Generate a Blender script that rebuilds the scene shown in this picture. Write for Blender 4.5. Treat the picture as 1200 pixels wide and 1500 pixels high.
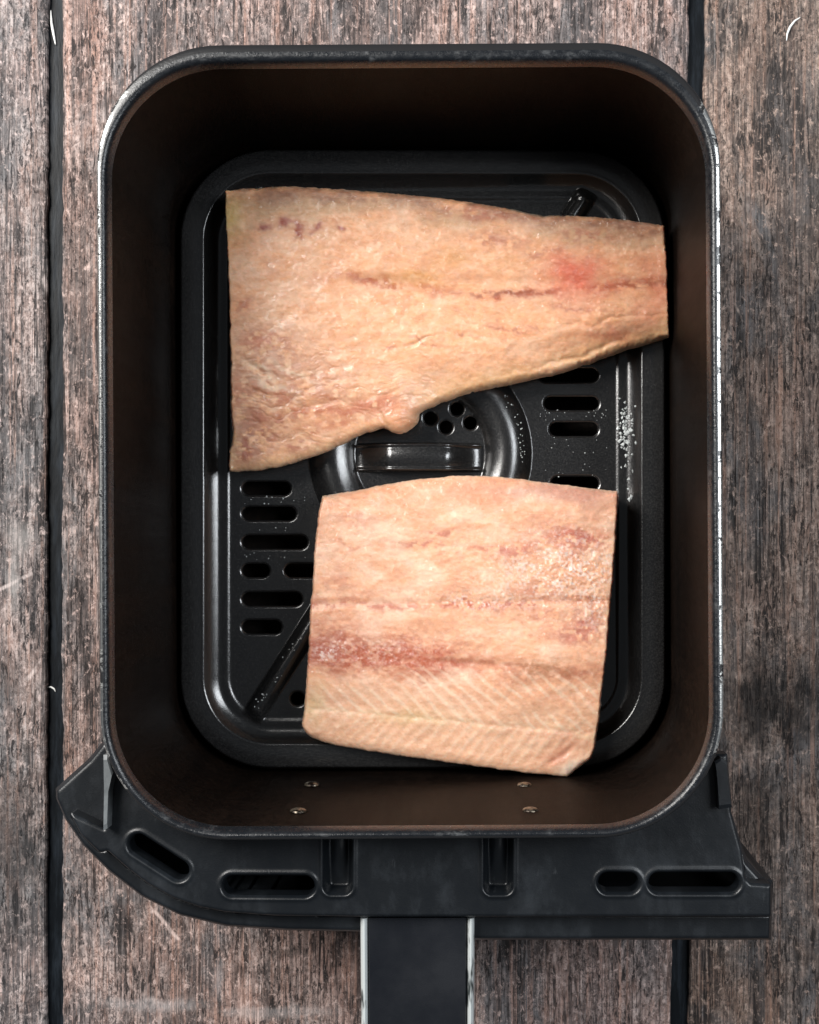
import bpy, math, random
import numpy as np
random.seed(7); rng = np.random.default_rng(7)
scene = bpy.context.scene
for o in list(bpy.data.objects): bpy.data.objects.remove(o)

# ------------------------------------------------------------------ camera
ZC = 0.63                     # camera height above the table (m)
FPX, NX, NY = 2130.0, 712.0, 776.0   # focal length and nadir in photo pixels
cam = bpy.data.cameras.new('camera'); camo = bpy.data.objects.new('camera', cam)
scene.collection.objects.link(camo); scene.camera = camo
camo.location = (0, 0, ZC)
cam.sensor_fit = 'VERTICAL'; cam.sensor_height = 36; cam.sensor_width = 28.8
cam.lens = FPX / 1500 * 36
cam.shift_x = -(NX - 600) / 1500; cam.shift_y = (NY - 750) / 1500
cam.clip_start = 0.01; cam.clip_end = 20
scene.render.resolution_x = 819; scene.render.resolution_y = 1024
scene.view_settings.view_transform = 'Standard'; scene.view_settings.look = 'None'
scene.view_settings.gamma = 1; scene.view_settings.exposure = 0.0

# ------------------------------------------------------------------ light
w = bpy.data.worlds.new('World'); scene.world = w; w.use_nodes = True
w.node_tree.nodes['Background'].inputs[0].default_value = (0.85, 0.92, 1.0, 1)
w.node_tree.nodes['Background'].inputs[1].default_value = 0.10

def area(name, loc, target, sx, sy, power, col):
    l = bpy.data.lights.new(name, 'AREA'); l.shape = 'RECTANGLE'; l.size = sx; l.size_y = sy
    l.energy = power; l.color = col
    o = bpy.data.objects.new(name, l); scene.collection.objects.link(o); o.location = loc
    d = np.array(target) - np.array(loc)
    from mathutils import Vector
    o.rotation_euler = Vector(d).to_track_quat('-Z', 'Y').to_euler()
    return o
area('window_light', (-0.70, 0.48, 0.80), (-0.02, 0.0, 0.05), 0.42, 0.75, 25, (1.0, 0.97, 0.93))
area('side_light', (0.66, 0.16, 0.85), (0.0, 0.0, 0.05), 0.30, 0.7, 9, (0.92, 0.96, 1.0))

# ------------------------------------------------------------------ helpers
def W(px, py, z):
    d = ZC - z
    return (np.asarray(px, float) - NX) * d / FPX, -(np.asarray(py, float) - NY) * d / FPX

def vnoise(x, y, seed=0):
    xi = np.floor(x); yi = np.floor(y); xf = x - xi; yf = y - yi
    u = xf*xf*xf*(xf*(xf*6-15)+10); v = yf*yf*yf*(yf*(yf*6-15)+10)
    def h(a, b):
        a = a.astype(np.int64); b = b.astype(np.int64)
        n = (a*374761393 + b*668265263 + seed*974634541) & 0x7fffffff
        n = ((n ^ (n >> 13)) * 1274126177) & 0x7fffffff
        n = ((n ^ (n >> 16)) * 2246822519) & 0x7fffffff
        return ((n ^ (n >> 15)) & 0xffffff) / float(0xffffff)
    return ((h(xi, yi)*(1-u) + h(xi+1, yi)*u)*(1-v) + (h(xi, yi+1)*(1-u) + h(xi+1, yi+1)*u)*v)
def fbm(x, y, seed=0, octv=4, gain=0.5):
    s = 0; a = 1; t = 0
    for i in range(octv):
        s = s + a*vnoise(x*2**i + 17.3*i, y*2**i - 9.1*i, seed+i); t += a; a *= gain
    return s/t
def sm(a, b, x):
    t = np.clip((x-a)/(b-a), 0, 1); return t*t*(3-2*t)
def gauss(px, py, cx, cy, rx, ry, ang=0):
    c, s = math.cos(math.radians(ang)), math.sin(math.radians(ang))
    dx, dy = px-cx, py-cy; u = (dx*c+dy*s)/rx; v = (-dx*s+dy*c)/ry
    return np.exp(-(u*u+v*v))

def rr_sdf(px, py, x0, x1, y0, y1, r):         # positive inside
    cx, cy = (x0+x1)/2, (y0+y1)/2
    qx = np.abs(px-cx) - (x1-x0)/2 + r; qy = np.abs(py-cy) - (y1-y0)/2 + r
    return -(np.hypot(np.maximum(qx, 0), np.maximum(qy, 0)) + np.minimum(np.maximum(qx, qy), 0) - r)
def cap_sdf(px, py, ax, ay, bx, by, r):        # negative inside capsule
    dx, dy = bx-ax, by-ay
    t = np.clip(((px-ax)*dx+(py-ay)*dy)/max(dx*dx+dy*dy, 1e-9), 0, 1)
    return np.hypot(px-ax-t*dx, py-ay-t*dy) - r
def poly_sdf(px, py, pts):                      # positive inside
    d = np.full(px.shape, 1e9); ins = np.zeros(px.shape, bool); n = len(pts)
    for i in range(n):
        ax, ay = pts[i]; bx, by = pts[(i+1) % n]
        d = np.minimum(d, cap_sdf(px, py, ax, ay, bx, by, 0))
        c = ((ay > py) != (by > py))
        xx = (bx-ax)*(py-ay)/((by-ay) if by != ay else 1e-9) + ax
        ins ^= c & (px < xx)
    return np.where(ins, d, -d)
def smooth_poly(pts, corners=(), it=2):         # Chaikin, keeping the listed corners
    P = [(x, y, i in corners) for i, (x, y) in enumerate(pts)]
    for _ in range(it):
        Q = []
        n = len(P)
        for i in range(n):
            p, q = P[i], P[(i+1) % n]
            if p[2]: Q.append(p)
            else: Q.append((p[0]*.75+q[0]*.25, p[1]*.75+q[1]*.25, False))
            if not q[2]: Q.append((p[0]*.25+q[0]*.75, p[1]*.25+q[1]*.75, False))
        P = Q
    return [(a, b) for a, b, _ in P]

def link(me, name, mat, parent=None):
    o = bpy.data.objects.new(name, me); scene.collection.objects.link(o)
    if mat is not None: me.materials.append(mat)
    if parent is not None: o.parent = parent
    return o
def mesh_from(verts, faces, smooth=True):
    me = bpy.data.meshes.new('mesh'); me.from_pydata([tuple(v) for v in verts], [], [tuple(f) for f in faces])
    me.polygons.foreach_set('use_smooth', [smooth]*len(me.polygons)); me.update(); return me
def thing(name, loc, label, cat):
    o = bpy.data.objects.new(name, None); scene.collection.objects.link(o); o.location = loc
    o.empty_display_size = 0.02; o['label'] = label; o['category'] = cat; return o
def keep(o, parent):                            # parent without moving
    o.parent = parent; o.matrix_parent_inverse = parent.matrix_world.inverted() if False else __import__('mathutils').Matrix.Translation(-parent.location)

def heightfield(name, box, cell, zref, sdf, hgt, skirt, mat, color=None, skirt_in=0.0):
    x0, x1, y0, y1 = box
    nx = int((x1-x0)/cell)+1; ny = int((y1-y0)/cell)+1
    gx, gy = np.meshgrid(x0+np.arange(nx)*cell, y0+np.arange(ny)*cell)
    e = 0.3
    for _ in range(2):
        s = sdf(gx, gy)
        near = np.abs(s) < 0.52*cell if _ == 0 else snapped
        if _ == 0: snapped = near
        gxx = (sdf(gx+e, gy)-sdf(gx-e, gy))/(2*e); gyy = (sdf(gx, gy+e)-sdf(gx, gy-e))/(2*e)
        gl = np.maximum(np.hypot(gxx, gyy), 0.3)
        gx = np.where(near, gx - s*gxx/gl**2, gx); gy = np.where(near, gy - s*gyy/gl**2, gy)
    s = np.where(snapped, 0, sdf(gx, gy))
    z = hgt(gx, gy, np.maximum(s, 0))
    X, Y = W(gx, gy, zref)
    idx = np.arange(nx*ny).reshape(ny, nx)
    q = np.stack([idx[:-1, :-1], idx[1:, :-1], idx[1:, 1:], idx[:-1, 1:]], -1).reshape(-1, 4)
    neg = (s.ravel() < 0)[q]; pos = (s.ravel() > 0)[q].any(1)
    full = q[(neg.sum(1) == 0) & pos]
    one = (neg.sum(1) == 1) & pos
    tri = np.array([[f[i] for i in range(4) if not n[i]] for f, n in zip(q[one], neg[one])], int).reshape(-1, 3)
    ed = {}
    for f in list(full) + list(tri):
        pass
    E = [np.stack([full[:, i], full[:, (i+1) % 4]], 1) for i in range(4)] + [np.stack([tri[:, i], tri[:, (i+1) % 3]], 1) for i in range(3)]
    E = np.concatenate(E); key = np.sort(E, 1); k = key[:, 0]*(nx*ny) + key[:, 1]
    u, inv, cnt = np.unique(k, return_inverse=True, return_counts=True)
    B = E[cnt[inv] == 1]
    used = np.unique(np.concatenate([full.ravel(), tri.ravel()]))
    remap = -np.ones(nx*ny, int); remap[used] = np.arange(len(used))
    V = np.stack([X.ravel()[used], Y.ravel()[used], z.ravel()[used]], 1)
    bv = np.unique(B.ravel()); n0 = len(used)
    top = V[remap[bv]].copy(); bot = top.copy(); bot[:, 2] = skirt
    if skirt_in:
        c = V[:, :2].mean(0); 
        dv = c - bot[:, :2]; bot[:, :2] += dv/np.linalg.norm(dv, axis=1)[:, None]*skirt_in
    mp = {int(b): i for i, b in enumerate(bv)}; m = len(bv)
    SK = np.array([[n0+mp[int(b)], n0+mp[int(a)], n0+m+mp[int(a)], n0+m+mp[int(b)]] for a, b in B], int)
    V = np.concatenate([V, top, bot])
    full = remap[full]; tri = remap[tri]
    me = bpy.data.meshes.new(name)
    nl = full.size + tri.size + SK.size; npoly = len(full)+len(tri)+len(SK)
    me.vertices.add(len(V)); me.vertices.foreach_set('co', V.ravel())
    me.loops.add(nl); me.polygons.add(npoly)
    me.loops.foreach_set('vertex_index', np.concatenate([full.ravel(), tri.ravel(), SK.ravel()]).astype(np.int32))
    tot = np.concatenate([np.full(len(full), 4), np.full(len(tri), 3), np.full(len(SK), 4)])
    me.polygons.foreach_set('loop_start', np.concatenate([[0], np.cumsum(tot)[:-1]]).astype(np.int32))
    me.polygons.foreach_set('use_smooth', np.ones(npoly, bool))
    me.update(calc_edges=True); me.validate()
    if color is not None:
        c = color(gx, gy, np.maximum(s, 0)).reshape(-1, 3)[used]
        c = np.concatenate([c, c[remap[bv]], c[remap[bv]]*np.array([.95, .9, .85])])
        at = me.color_attributes.new('pigment', 'FLOAT_COLOR', 'POINT')
        at.data.foreach_set('color', np.concatenate([c, np.ones((len(c), 1))], 1).astype(np.float32).ravel())
    return link(me, name, mat)

def rring(x0, x1, y0, y1, r, z, zref=None, nc=20, ne=24):  # rounded rectangle ring in photo px -> world
    pts = []
    r = [r]*4 if not isinstance(r, (list, tuple)) else r     # tl, tr, br, bl
    C = [((x0+r[0]), (y0+r[0]), 180, r[0]), ((x1-r[1]), (y0+r[1]), 270, r[1]), ((x1-r[2]), (y1-r[2]), 0, r[2]), ((x0+r[3]), (y1-r[3]), 90, r[3])]
    for k, (cx, cy, a0, rr) in enumerate(C):
        for i in range(nc+1):
            a = math.radians(a0 + 90*i/nc); pts.append((cx+rr*math.cos(a), cy+rr*math.sin(a)))
        n = C[(k+1) % 4]; e0 = pts[-1]; a = math.radians(n[2]); e1 = (n[0]+n[3]*math.cos(a), n[1]+n[3]*math.sin(a))
        for i in range(1, ne): pts.append((e0[0]+(e1[0]-e0[0])*i/ne, e0[1]+(e1[1]-e0[1])*i/ne))
    p = np.array(pts); X, Y = W(p[:, 0], p[:, 1], z if zref is None else zref)
    return np.stack([X, Y, np.full(len(X), z)], 1)
def loft(rings, close=False, capend=False, flip=False):
    n = len(rings[0]); V = np.concatenate(rings); F = []
    m = len(rings)
    for k in range(m if close else m-1):
        a, b = k*n, ((k+1) % m)*n
        for i in range(n):
            j = (i+1) % n; f = (a+i, a+j, b+j, b+i); F.append(f[::-1] if flip else f)
    if capend: F.append(tuple(range((m-1)*n, m*n)))
    return V, F
def fix_normals(o):
    import bmesh
    bm = bmesh.new(); bm.from_mesh(o.data); bmesh.ops.recalc_face_normals(bm, faces=bm.faces); bm.to_mesh(o.data); bm.free()

# ------------------------------------------------------------------ node helper
class NT:
    def __init__(s, name):
        s.m = bpy.data.materials.new(name); s.m.use_nodes = True; s.t = s.m.node_tree; s.n = s.t.nodes
        s.b = s.n['Principled BSDF']; s.co = s.n.new('ShaderNodeTexCoord').outputs['Object']
    def set(s, **k):
        for a, v in k.items():
            i = s.b.inputs[a.replace('_', ' ')]
            if hasattr(v, 'links'): s.t.links.new(v, i)
            else: i.default_value = (*v, 1) if (isinstance(v, tuple) and len(v) == 3) else v
    def mp(s, scale, loc=(0, 0, 0), rot=0, src=None):
        n = s.n.new('ShaderNodeMapping'); s.t.links.new(src or s.co, n.inputs[0])
        n.inputs['Scale'].default_value = scale; n.inputs['Location'].default_value = loc; n.inputs['Rotation'].default_value = (0, 0, rot)
        return n.outputs[0]
    def noise(s, v, detail=4, rough=.55, dist=0, scale=1):
        n = s.n.new('ShaderNodeTexNoise'); s.t.links.new(v, n.inputs['Vector']); n.inputs['Scale'].default_value = scale
        n.inputs['Detail'].default_value = detail; n.inputs['Roughness'].default_value = rough; n.inputs['Distortion'].default_value = dist
        return n.outputs['Fac']
    def vor(s, v, feat='F1', scale=1, rand=1):
        n = s.n.new('ShaderNodeTexVoronoi'); s.t.links.new(v, n.inputs['Vector']); n.inputs['Scale'].default_value = scale; n.feature = feat
        n.inputs['Randomness'].default_value = rand
        return n.outputs[0]
    def ramp(s, f, *st):
        n = s.n.new('ShaderNodeValToRGB'); s.t.links.new(f, n.inputs[0]); e = n.color_ramp.elements
        while len(e) < len(st): e.new(.5)
        for i, (p, c) in enumerate(st):
            e[i].position = p; e[i].color = (c, c, c, 1) if not isinstance(c, tuple) else (*c, 1)
        return n.outputs[0]
    def mix(s, f, a, b, mode='MIX'):
        n = s.n.new('ShaderNodeMix'); n.data_type = 'RGBA'; n.blend_type = mode; n.clamp_factor = True
        for v, i in ((f, n.inputs[0]), (a, n.inputs[6]), (b, n.inputs[7])):
            if hasattr(v, 'links'): s.t.links.new(v, i)
            elif isinstance(v, tuple): i.default_value = (*v, 1)
            else: i.default_value = v
        return n.outputs[2]
    def math(s, op, a, b=0.0):
        n = s.n.new('ShaderNodeMath'); n.operation = op
        for v, i in ((a, n.inputs[0]), (b, n.inputs[1])):
            if hasattr(v, 'links'): s.t.links.new(v, i)
            else: i.default_value = v
        return n.outputs[0]
    def bump(s, h, strength=.5, dist=.001, normal=None):
        n = s.n.new('ShaderNodeBump'); s.t.links.new(h, n.inputs['Height']); n.inputs['Strength'].default_value = strength
        n.inputs['Distance'].default_value = dist
        if normal: s.t.links.new(normal, n.inputs['Normal'])
        s.t.links.new(n.outputs[0], s.b.inputs['Normal']); return n.outputs[0]

def wood(name, seed, base, pale, dark, rust, stains):
    t = NT(name); L = (seed*3.7, seed*1.9, seed)
    base = tuple(c*.84 for c in base); pale = tuple(c*1.14 for c in pale)
    patch = t.noise(t.mp((55, 20, 1), (2, L[0], 7)), 6, .7, .5)
    patch2 = t.noise(t.mp((80, 26, 1), (L[1], 4, 2)), 5, .65, .5)
    band = t.noise(t.mp((120, 2.2, 1), (L[0], 9, 1)), 4, .6)
    line = t.noise(t.mp((150, 5.5, 1), L), 3, .6, .15)
    line2 = t.noise(t.mp((260, 14, 1), (L[1], L[0], 4)), 4, .65, .3)
    pores = t.noise(t.mp((650, 130, 1), (L[1], L[0], 2)), 5, .75, .8)
    flake = t.noise(t.mp((330, 230, 1), (L[0], 5, 3)), 7, .78, .8)
    fine = t.noise(t.mp((1000, 700, 1)), 4, .75)
    hue = t.noise(t.mp((420, 150, 1), (1, L[0], 9)), 5, .75, .4)
    col = t.mix(t.ramp(flake, (.43, 0), (.56, 1)), base, pale)
    col = t.mix(t.math('MULTIPLY', t.ramp(patch, (.48, 0), (.62, 1)), .5), col, rust)
    col = t.mix(t.math('MULTIPLY', t.ramp(hue, (.54, 0), (.64, 1)), .55), col, tuple(c*k for c, k in zip(pale, (.88, .68, .60))))
    col = t.mix(t.math('MULTIPLY', t.ramp(hue, (.36, 1), (.45, 0)), .60), col, tuple(c*k for c, k in zip(base, (.50, .58, .62))))
    col = t.mix(t.math('MULTIPLY', t.ramp(band, (.50, 0), (.62, 1)), .3), col, tuple(c*.5 for c in base))
    p3 = t.noise(t.mp((30, 13, 1), (L[1], 3, 6)), 5, .65, .6)
    col = t.mix(t.math('MULTIPLY', t.ramp(p3, (.48, 0), (.60, 1)), .72), col, tuple(sum(base)/3*k for k in (1.05, 1.12, 1.2)))
    col = t.mix(t.math('MULTIPLY', t.ramp(p3, (.36, 1), (.48, 0)), .35), col, tuple(c*k for c, k in zip(pale, (.95, .76, .70))))
    wd = t.noise(t.mp((26, 8, 1), (L[1], 11, 2)), 6, .72, .8)
    col = t.mix(t.math('MULTIPLY', t.ramp(wd, (.50, 0), (.64, 1)), .62), col, tuple(c*2.2 for c in dark))
    vs = t.noise(t.mp((330, 7, 1), (L[0], 1, 3)), 4, .65, .2)
    col = t.mix(t.math('MULTIPLY', t.ramp(vs, (.54, 0), (.64, 1)), .5), col, tuple(c*k for c, k in zip(pale, (.92, .66, .54))))
    fv = t.noise(t.mp((760, 16, 1), (L[1], 6, L[0])), 4, .7, .35)
    fvm = t.ramp(t.noise(t.mp((45, 14, 1), (L[0], 8, 2)), 4, .65), (.36, .35), (.60, 1))
    fvd = t.math('MULTIPLY', t.ramp(fv, (.43, .80), (.52, 0)), fvm)
    col = t.mix(fvd, col, tuple(c*2.1 for c in dark))
    off = t.math('MULTIPLY', t.math('SUBTRACT', patch2, .5), .30)
    off2 = t.math('MULTIPLY', t.math('SUBTRACT', t.noise(t.mp((60, 30, 1), (7, L[0], 1)), 3), .5), .34)
    wid = t.math('MULTIPLY', t.noise(t.mp((200, 40, 1), (3, L[1], 5)), 3, .6), .055)
    ln = t.math('SUBTRACT', t.math('ABSOLUTE', t.math('SUBTRACT', line, .5)), wid)
    ln2 = t.math('SUBTRACT', t.math('ABSOLUTE', t.math('SUBTRACT', line2, .5)), t.math('MULTIPLY', wid, 1.0))
    lm = t.math('MULTIPLY', t.ramp(ln, (.0, 1), (.014, 0)), t.ramp(t.noise(t.mp((90, 22, 1), (6, L[0], 8)), 4, .7), (.46, 0), (.60, .9)))
    lm2 = t.math('MULTIPLY', t.ramp(ln2, (.0, .6), (.016, 0)), t.ramp(t.noise(t.mp((120, 45, 1), (9, L[1], 3)), 4, .7), (.50, 0), (.62, 1)))
    col = t.mix(lm2, col, dark)
    col = t.mix(lm, col, tuple(c*.8 for c in dark))
    p2_ = t.math('ADD', pores, off2)
    col = t.mix(t.ramp(p2_, (.38, .96), (.45, 0)), col, dark)
    col = t.mix(t.ramp(t.math('ADD', fine, off), (.37, .75), (.47, 0)), col, dark)
    spk = t.noise(t.mp((420, 260, 1), (8, L[1], 1)), 6, .8, .5)
    col = t.mix(t.math('MULTIPLY', t.ramp(spk, (.55, 0), (.66, 1)), .7), col, tuple(min(1, c*k) for c, k in zip(pale, (1.45, 1.38, 1.36))))
    scr = t.vor(t.mp((16, 11, 1), (L[0], 2, 1), .6), 'DISTANCE_TO_EDGE')
    col = t.mix(t.math('MULTIPLY', t.ramp(scr, (.004, 1), (.010, 0)), t.ramp(t.noise(t.mp((45, 45, 1), (4, 4, L[0])), 4, .7), (.58, 0), (.66, .5))), col, tuple(min(1, c*1.7) for c in pale))
    for (px, py, rx, ry, amt, *tone) in stains:               # dark spilled-stain patches in the wood
        x, y = W(px, py, 0.0)
        sc = FPX/ZC
        n = t.n.new('ShaderNodeMapping'); t.t.links.new(t.co, n.inputs[0]); n.vector_type = 'POINT'
        n.inputs['Location'].default_value = (-x*sc/rx, -y*sc/ry, 0); n.inputs['Scale'].default_value = (sc/rx, sc/ry, 0)
        vl = t.n.new('ShaderNodeVectorMath'); vl.operation = 'LENGTH'; t.t.links.new(n.outputs[0], vl.inputs[0])
        d = t.math('ADD', vl.outputs['Value'], t.math('MULTIPLY', t.math('SUBTRACT', t.noise(t.mp((90, 60, 1)), 5, .7), .5), 2.4))
        col = t.mix(t.math('MULTIPLY', t.ramp(d, (.25, 1), (.95, 0)), amt), col, tone[0] if tone else tuple(c*.55 for c in dark))
    t.set(Base_Color=col, Roughness=.62, Specular_IOR_Level=.28)
    h = t.math('ADD', t.math('MULTIPLY', t.math('ADD', t.math('ADD', lm, lm2), fvd), -.5), t.math('ADD', t.math('MULTIPLY', t.ramp(p2_, (.33, 0), (.46, 1)), .6), t.math('MULTIPLY', flake, .6)))
    t.bump(h, .7, .0007)
    return t.m

# ================================================================== table
GAPM = NT('gap_black'); 
GAPM.set(Base_Color=GAPM.mix(GAPM.ramp(GAPM.noise(GAPM.mp((300, 40, 1)), 5, .7), (.45, 0), (.75, 1)), (.0035, .005, .007), (.020, .026, .034)), Roughness=.45, Specular_IOR_Level=.15)
GAPM.bump(GAPM.noise(GAPM.mp((400, 60, 1)), 5, .6), .5, .0006)
WL = wood('wood_left', 1, (.215, .175, .165), (.46, .395, .38), (.028, .027, .029), (.23, .13, .10), [(20, 1230, 60, 170, .55), (10, 1000, 30, 60, .3), (30, 790, 30, 40, .35, (.5, .48, .47)), (20, 860, 12, 60, .4, (.5, .48, .47))])
WM = wood('wood_middle', 2, (.215, .155, .138), (.48, .38, .35), (.026, .022, .022), (.25, .125, .088), [(420, 1440, 40, 30, .3), (230, 1472, 110, 14, .32, (.52, .50, .50)), (400, 1482, 110, 12, .28, (.50, .48, .48)), (320, 1440, 10, 40, .3, (.50, .50, .52)), (430, 1395, 30, 14, .5, (.02, .02, .02))])
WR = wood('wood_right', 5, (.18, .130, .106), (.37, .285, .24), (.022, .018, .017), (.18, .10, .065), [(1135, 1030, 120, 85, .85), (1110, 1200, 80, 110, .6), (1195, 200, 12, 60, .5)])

def slab(px0, px1, py0, py1, ztop, zbot, name, mat):
    xa, ya = W(px0, py1, 0); xb, yb = W(px1, py0, 0)
    v = [(xa, ya, zbot), (xb, ya, zbot), (xb, yb, zbot), (xa, yb, zbot), (xa, ya, ztop), (xb, ya, ztop), (xb, yb, ztop), (xa, yb, ztop)]
    f = [(3, 2, 1, 0), (4, 5, 6, 7), (0, 1, 5, 4), (1, 2, 6, 5), (2, 3, 7, 6), (3, 0, 4, 7)]
    return link(mesh_from(v, f, False), name, mat)
table = slab(-860, 1960, -500, 2000, -.0035, -.022, 'table', GAPM.m); table['kind'] = 'structure'
def plank(lx, rx, mat, seed):
    py = np.linspace(-500, 2000, 420); n = len(py)
    L = lx(py) + 5*(fbm(py/60, py*0+3, seed)-.5) + 3*(fbm(py/14, py*0+8, seed+4)-.5)
    R = rx(py) + 5*(fbm(py/60, py*0+5, seed+9)-.5) + 3*(fbm(py/14, py*0+1, seed+7)-.5)
    prof = [(L, -.0034), (L, -.0012), (L+2.5, -.0004), (L+9, 0), (R-9, 0), (R-2.5, -.0004), (R, -.0012), (R, -.0034)]
    V = []
    for xx, z in prof:
        X, Y = W(xx, py, 0); V.append(np.stack([X, Y, np.full(n, z)], 1))
    F = []
    for k in range(len(prof)):
        a, b = k*n, ((k+1) % len(prof))*n
        for i in range(n-1): F.append((a+i, a+i+1, b+i+1, b+i))
    F.append(tuple(k*n for k in range(len(prof)))); F.append(tuple(k*n+n-1 for k in range(len(prof)))[::-1])
    o = link(mesh_from(np.concatenate(V), F, False), 'plank', mat, table); fix_normals(o); return o
c_ = lambda a, b: (lambda py: a + (b-a)*py/1500.0)
plank(c_(-850, -850), c_(69, 67), WL, 1); plank(c_(92, 91), c_(1010, 984), WM, 3); plank(c_(1035, 1010), c_(1950, 1950), WR, 6)

# ================================================================== basket
ZR = 0.130
COAT = NT('coating_brown')
st = COAT.noise(COAT.mp((30, 30, 110)), 5, .65); st2 = COAT.noise(COAT.mp((60, 60, 8), (3, 1, 2)), 5, .6)
cc = COAT.mix(COAT.ramp(st, (.35, 0), (.7, 1)), (.0040, .0027, .0022), (.0066, .0043, .0034))
cc = COAT.mix(COAT.math('MULTIPLY', COAT.ramp(st2, (.5, 0), (.72, 1)), .55), cc, (.013, .0080, .0056))
mo = COAT.noise(COAT.mp((420, 420, 420)), 5, .75)
cc = COAT.mix(COAT.ramp(mo, (.38, 0), (.66, 1)), COAT.mix(1.0, cc, (.55, .55, .55), 'MULTIPLY'), COAT.mix(1.0, cc, (1.7, 1.6, 1.5), 'MULTIPLY'))
COAT.set(Base_Color=cc, Roughness=COAT.ramp(st2, (.3, .45), (.7, .6)), Specular_IOR_Level=.05)
cn = COAT.noise(COAT.mp((2200, 2200, 2200)), 2)
COAT.bump(cn, .3, .0004)
RIMM = NT('rim_enamel')
r1 = RIMM.noise(RIMM.mp((260, 330, 200)), 5, .75); r2 = RIMM.noise(RIMM.mp((30, 30, 30)), 3, .6)
rc = RIMM.mix(RIMM.math('MULTIPLY', RIMM.ramp(r1, (.53, 0), (.68, .8)), RIMM.ramp(r2, (.46, .0), (.64, .8))), (.008, .0095, .012), (.11, .115, .12))
RIMM.set(Base_Color=rc, Roughness=RIMM.ramp(r1, (.35, .20), (.65, .4)), Specular_IOR_Level=.5)
RIMM.bump(RIMM.noise(RIMM.mp((600, 600, 600)), 4, .7), .35, .0006)
EDGE = NT('bare_metal_edge')
e1 = EDGE.noise(EDGE.mp((90, 130, 60)), 5, .75)
gs = EDGE.n.new('ShaderNodeSeparateXYZ'); EDGE.t.links.new(EDGE.mp((1, 1, 1), (.0263, -.029, 0)), gs.inputs[0])
side = EDGE.ramp(EDGE.math('ABSOLUTE', gs.outputs[0]), (.088, .40), (.106, 0.0))      # paint survives on the short sides
ew = EDGE.ramp(EDGE.math('ADD', e1, side), (.53, 0), (.58, 1))
EDGE.set(Base_Color=EDGE.mix(ew, (.72, .72, .70), (.016, .016, .017)), Metallic=EDGE.math('SUBTRACT', 1.0, ew), Roughness=.26)
EDGE.bump(e1, .3, .0005)

base = W(600, 651, 0.0)
basket = thing('air_fryer_basket', (float(base[0]), float(base[1]), 0), 'black rectangular air fryer drawer with rounded corners, front bracket and handle on wooden planks', 'basket')

IN = (160, 1040, 92, 1214); OUT = (143, 1059, 62, 1230)
RI = [165, 165, 170, 170]; RO = [182, 182, 188, 188]
ox = lambda r, k: [a+k for a in r]
def ins(b, d): return (b[0]+d, b[1]-d, b[2]+d, b[3]-d)
def shear(R):                                    # the basket is turned by 0.35 degree on the table
    a = math.radians(0.35); c = np.array(W(600, 651, ZR)); R = R.copy(); d = R[:, :2]-c
    R[:, 0] = c[0]+d[:, 0]*math.cos(a)-d[:, 1]*math.sin(a); R[:, 1] = c[1]+d[:, 0]*math.sin(a)+d[:, 1]*math.cos(a); return R
FL = (257, 982, 213, 1131)                       # inner floor outline, in px at z = .028
rg = lambda b, r, z, zr=ZR: shear(rring(*b, r, z, zr))
# floor outline expressed at rim scale
s_ = (ZC-.028)/(ZC-ZR)
FLr = (NX+(FL[0]-NX)*s_, NX+(FL[1]-NX)*s_, NY+(FL[2]-NY)*s_, NY+(FL[3]-NY)*s_)
lerp = lambda a, b, t: tuple(x+(y-x)*t for x, y in zip(a, b))
rings = []
zz = [.1240, .1237, .1228, .121, .117, .110, .090, .070, .050, .034, .020]
for z in zz:
    t = (.126-z)/(.126-.028); rings.append(rg(lerp(IN, FLr, t), [a-18*t for a in RI], z))
fl = lerp(IN, FLr, 1.02)
rings += [rg(ins(fl, 1), [148]*4, .012), rg(ins(fl, 8), [142]*4, .007), rg(ins(fl, 22), [130]*4, .0055)]
inner = rings[::-1]
outer = []
for z in [.122, .09, .06, .03, .012]:
    t = (.126-z)/(.126-.028); outer.append(rg(ins(lerp(IN, FLr, t), -11), [a-10*t for a in RI], z))
outer += [rg(ins(fl, -3), [148]*4, .004), rg(ins(fl, 12), [136]*4, 0.0005)]
V, F = loft(outer[::-1][:0] + inner + outer)
n = len(inner[0]); F.append(tuple(range(0, n))); F.append(tuple(range(len(V)-n, len(V)))[::-1])
shell = link(mesh_from(V, F), 'shell', COAT.m); fix_normals(shell); keep(shell, basket)
# rolled rim
rim_rings = [rg(ins(IN, .3), RI, .1245), rg(ins(IN, -.6), ox(RI, .5), .1262), rg(ins(IN, -2), ox(RI, 2), .1277), rg(ins(IN, -4.5), ox(RI, 4), .1292), rg(ins(IN, -7.5), ox(RI, 6), .1299),
             rg(lerp(ins(IN, -7.5), OUT, .25), ox(RI, 8), .1300), rg(lerp(ins(IN, -7.5), OUT, .45), ox(RI, 10), .12985)]
V, F = loft(rim_rings); 
rim = link(mesh_from(V, F), 'rim', RIMM.m)
keep(rim, basket)
edge_rings = [rg(lerp(ins(IN, -7.5), OUT, .45), ox(RI, 10), .12985), rg(lerp(ins(IN, -7.5), OUT, .65), ox(RI, 12), .12970), rg(lerp(ins(IN, -7.5), OUT, .84), ox(RI, 14.5), .12945), rg(lerp(ins(IN, -7.5), OUT, .95), ox(RI, 16), .1290), rg(OUT, RO, .1281), rg(OUT, RO, .1215), rg(ins(OUT, 6), ox(RO, -5), .1195)]
V, F = loft(edge_rings)
redge = link(mesh_from(V, F), 'rim_edge', EDGE.m); keep(redge, basket)
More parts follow.
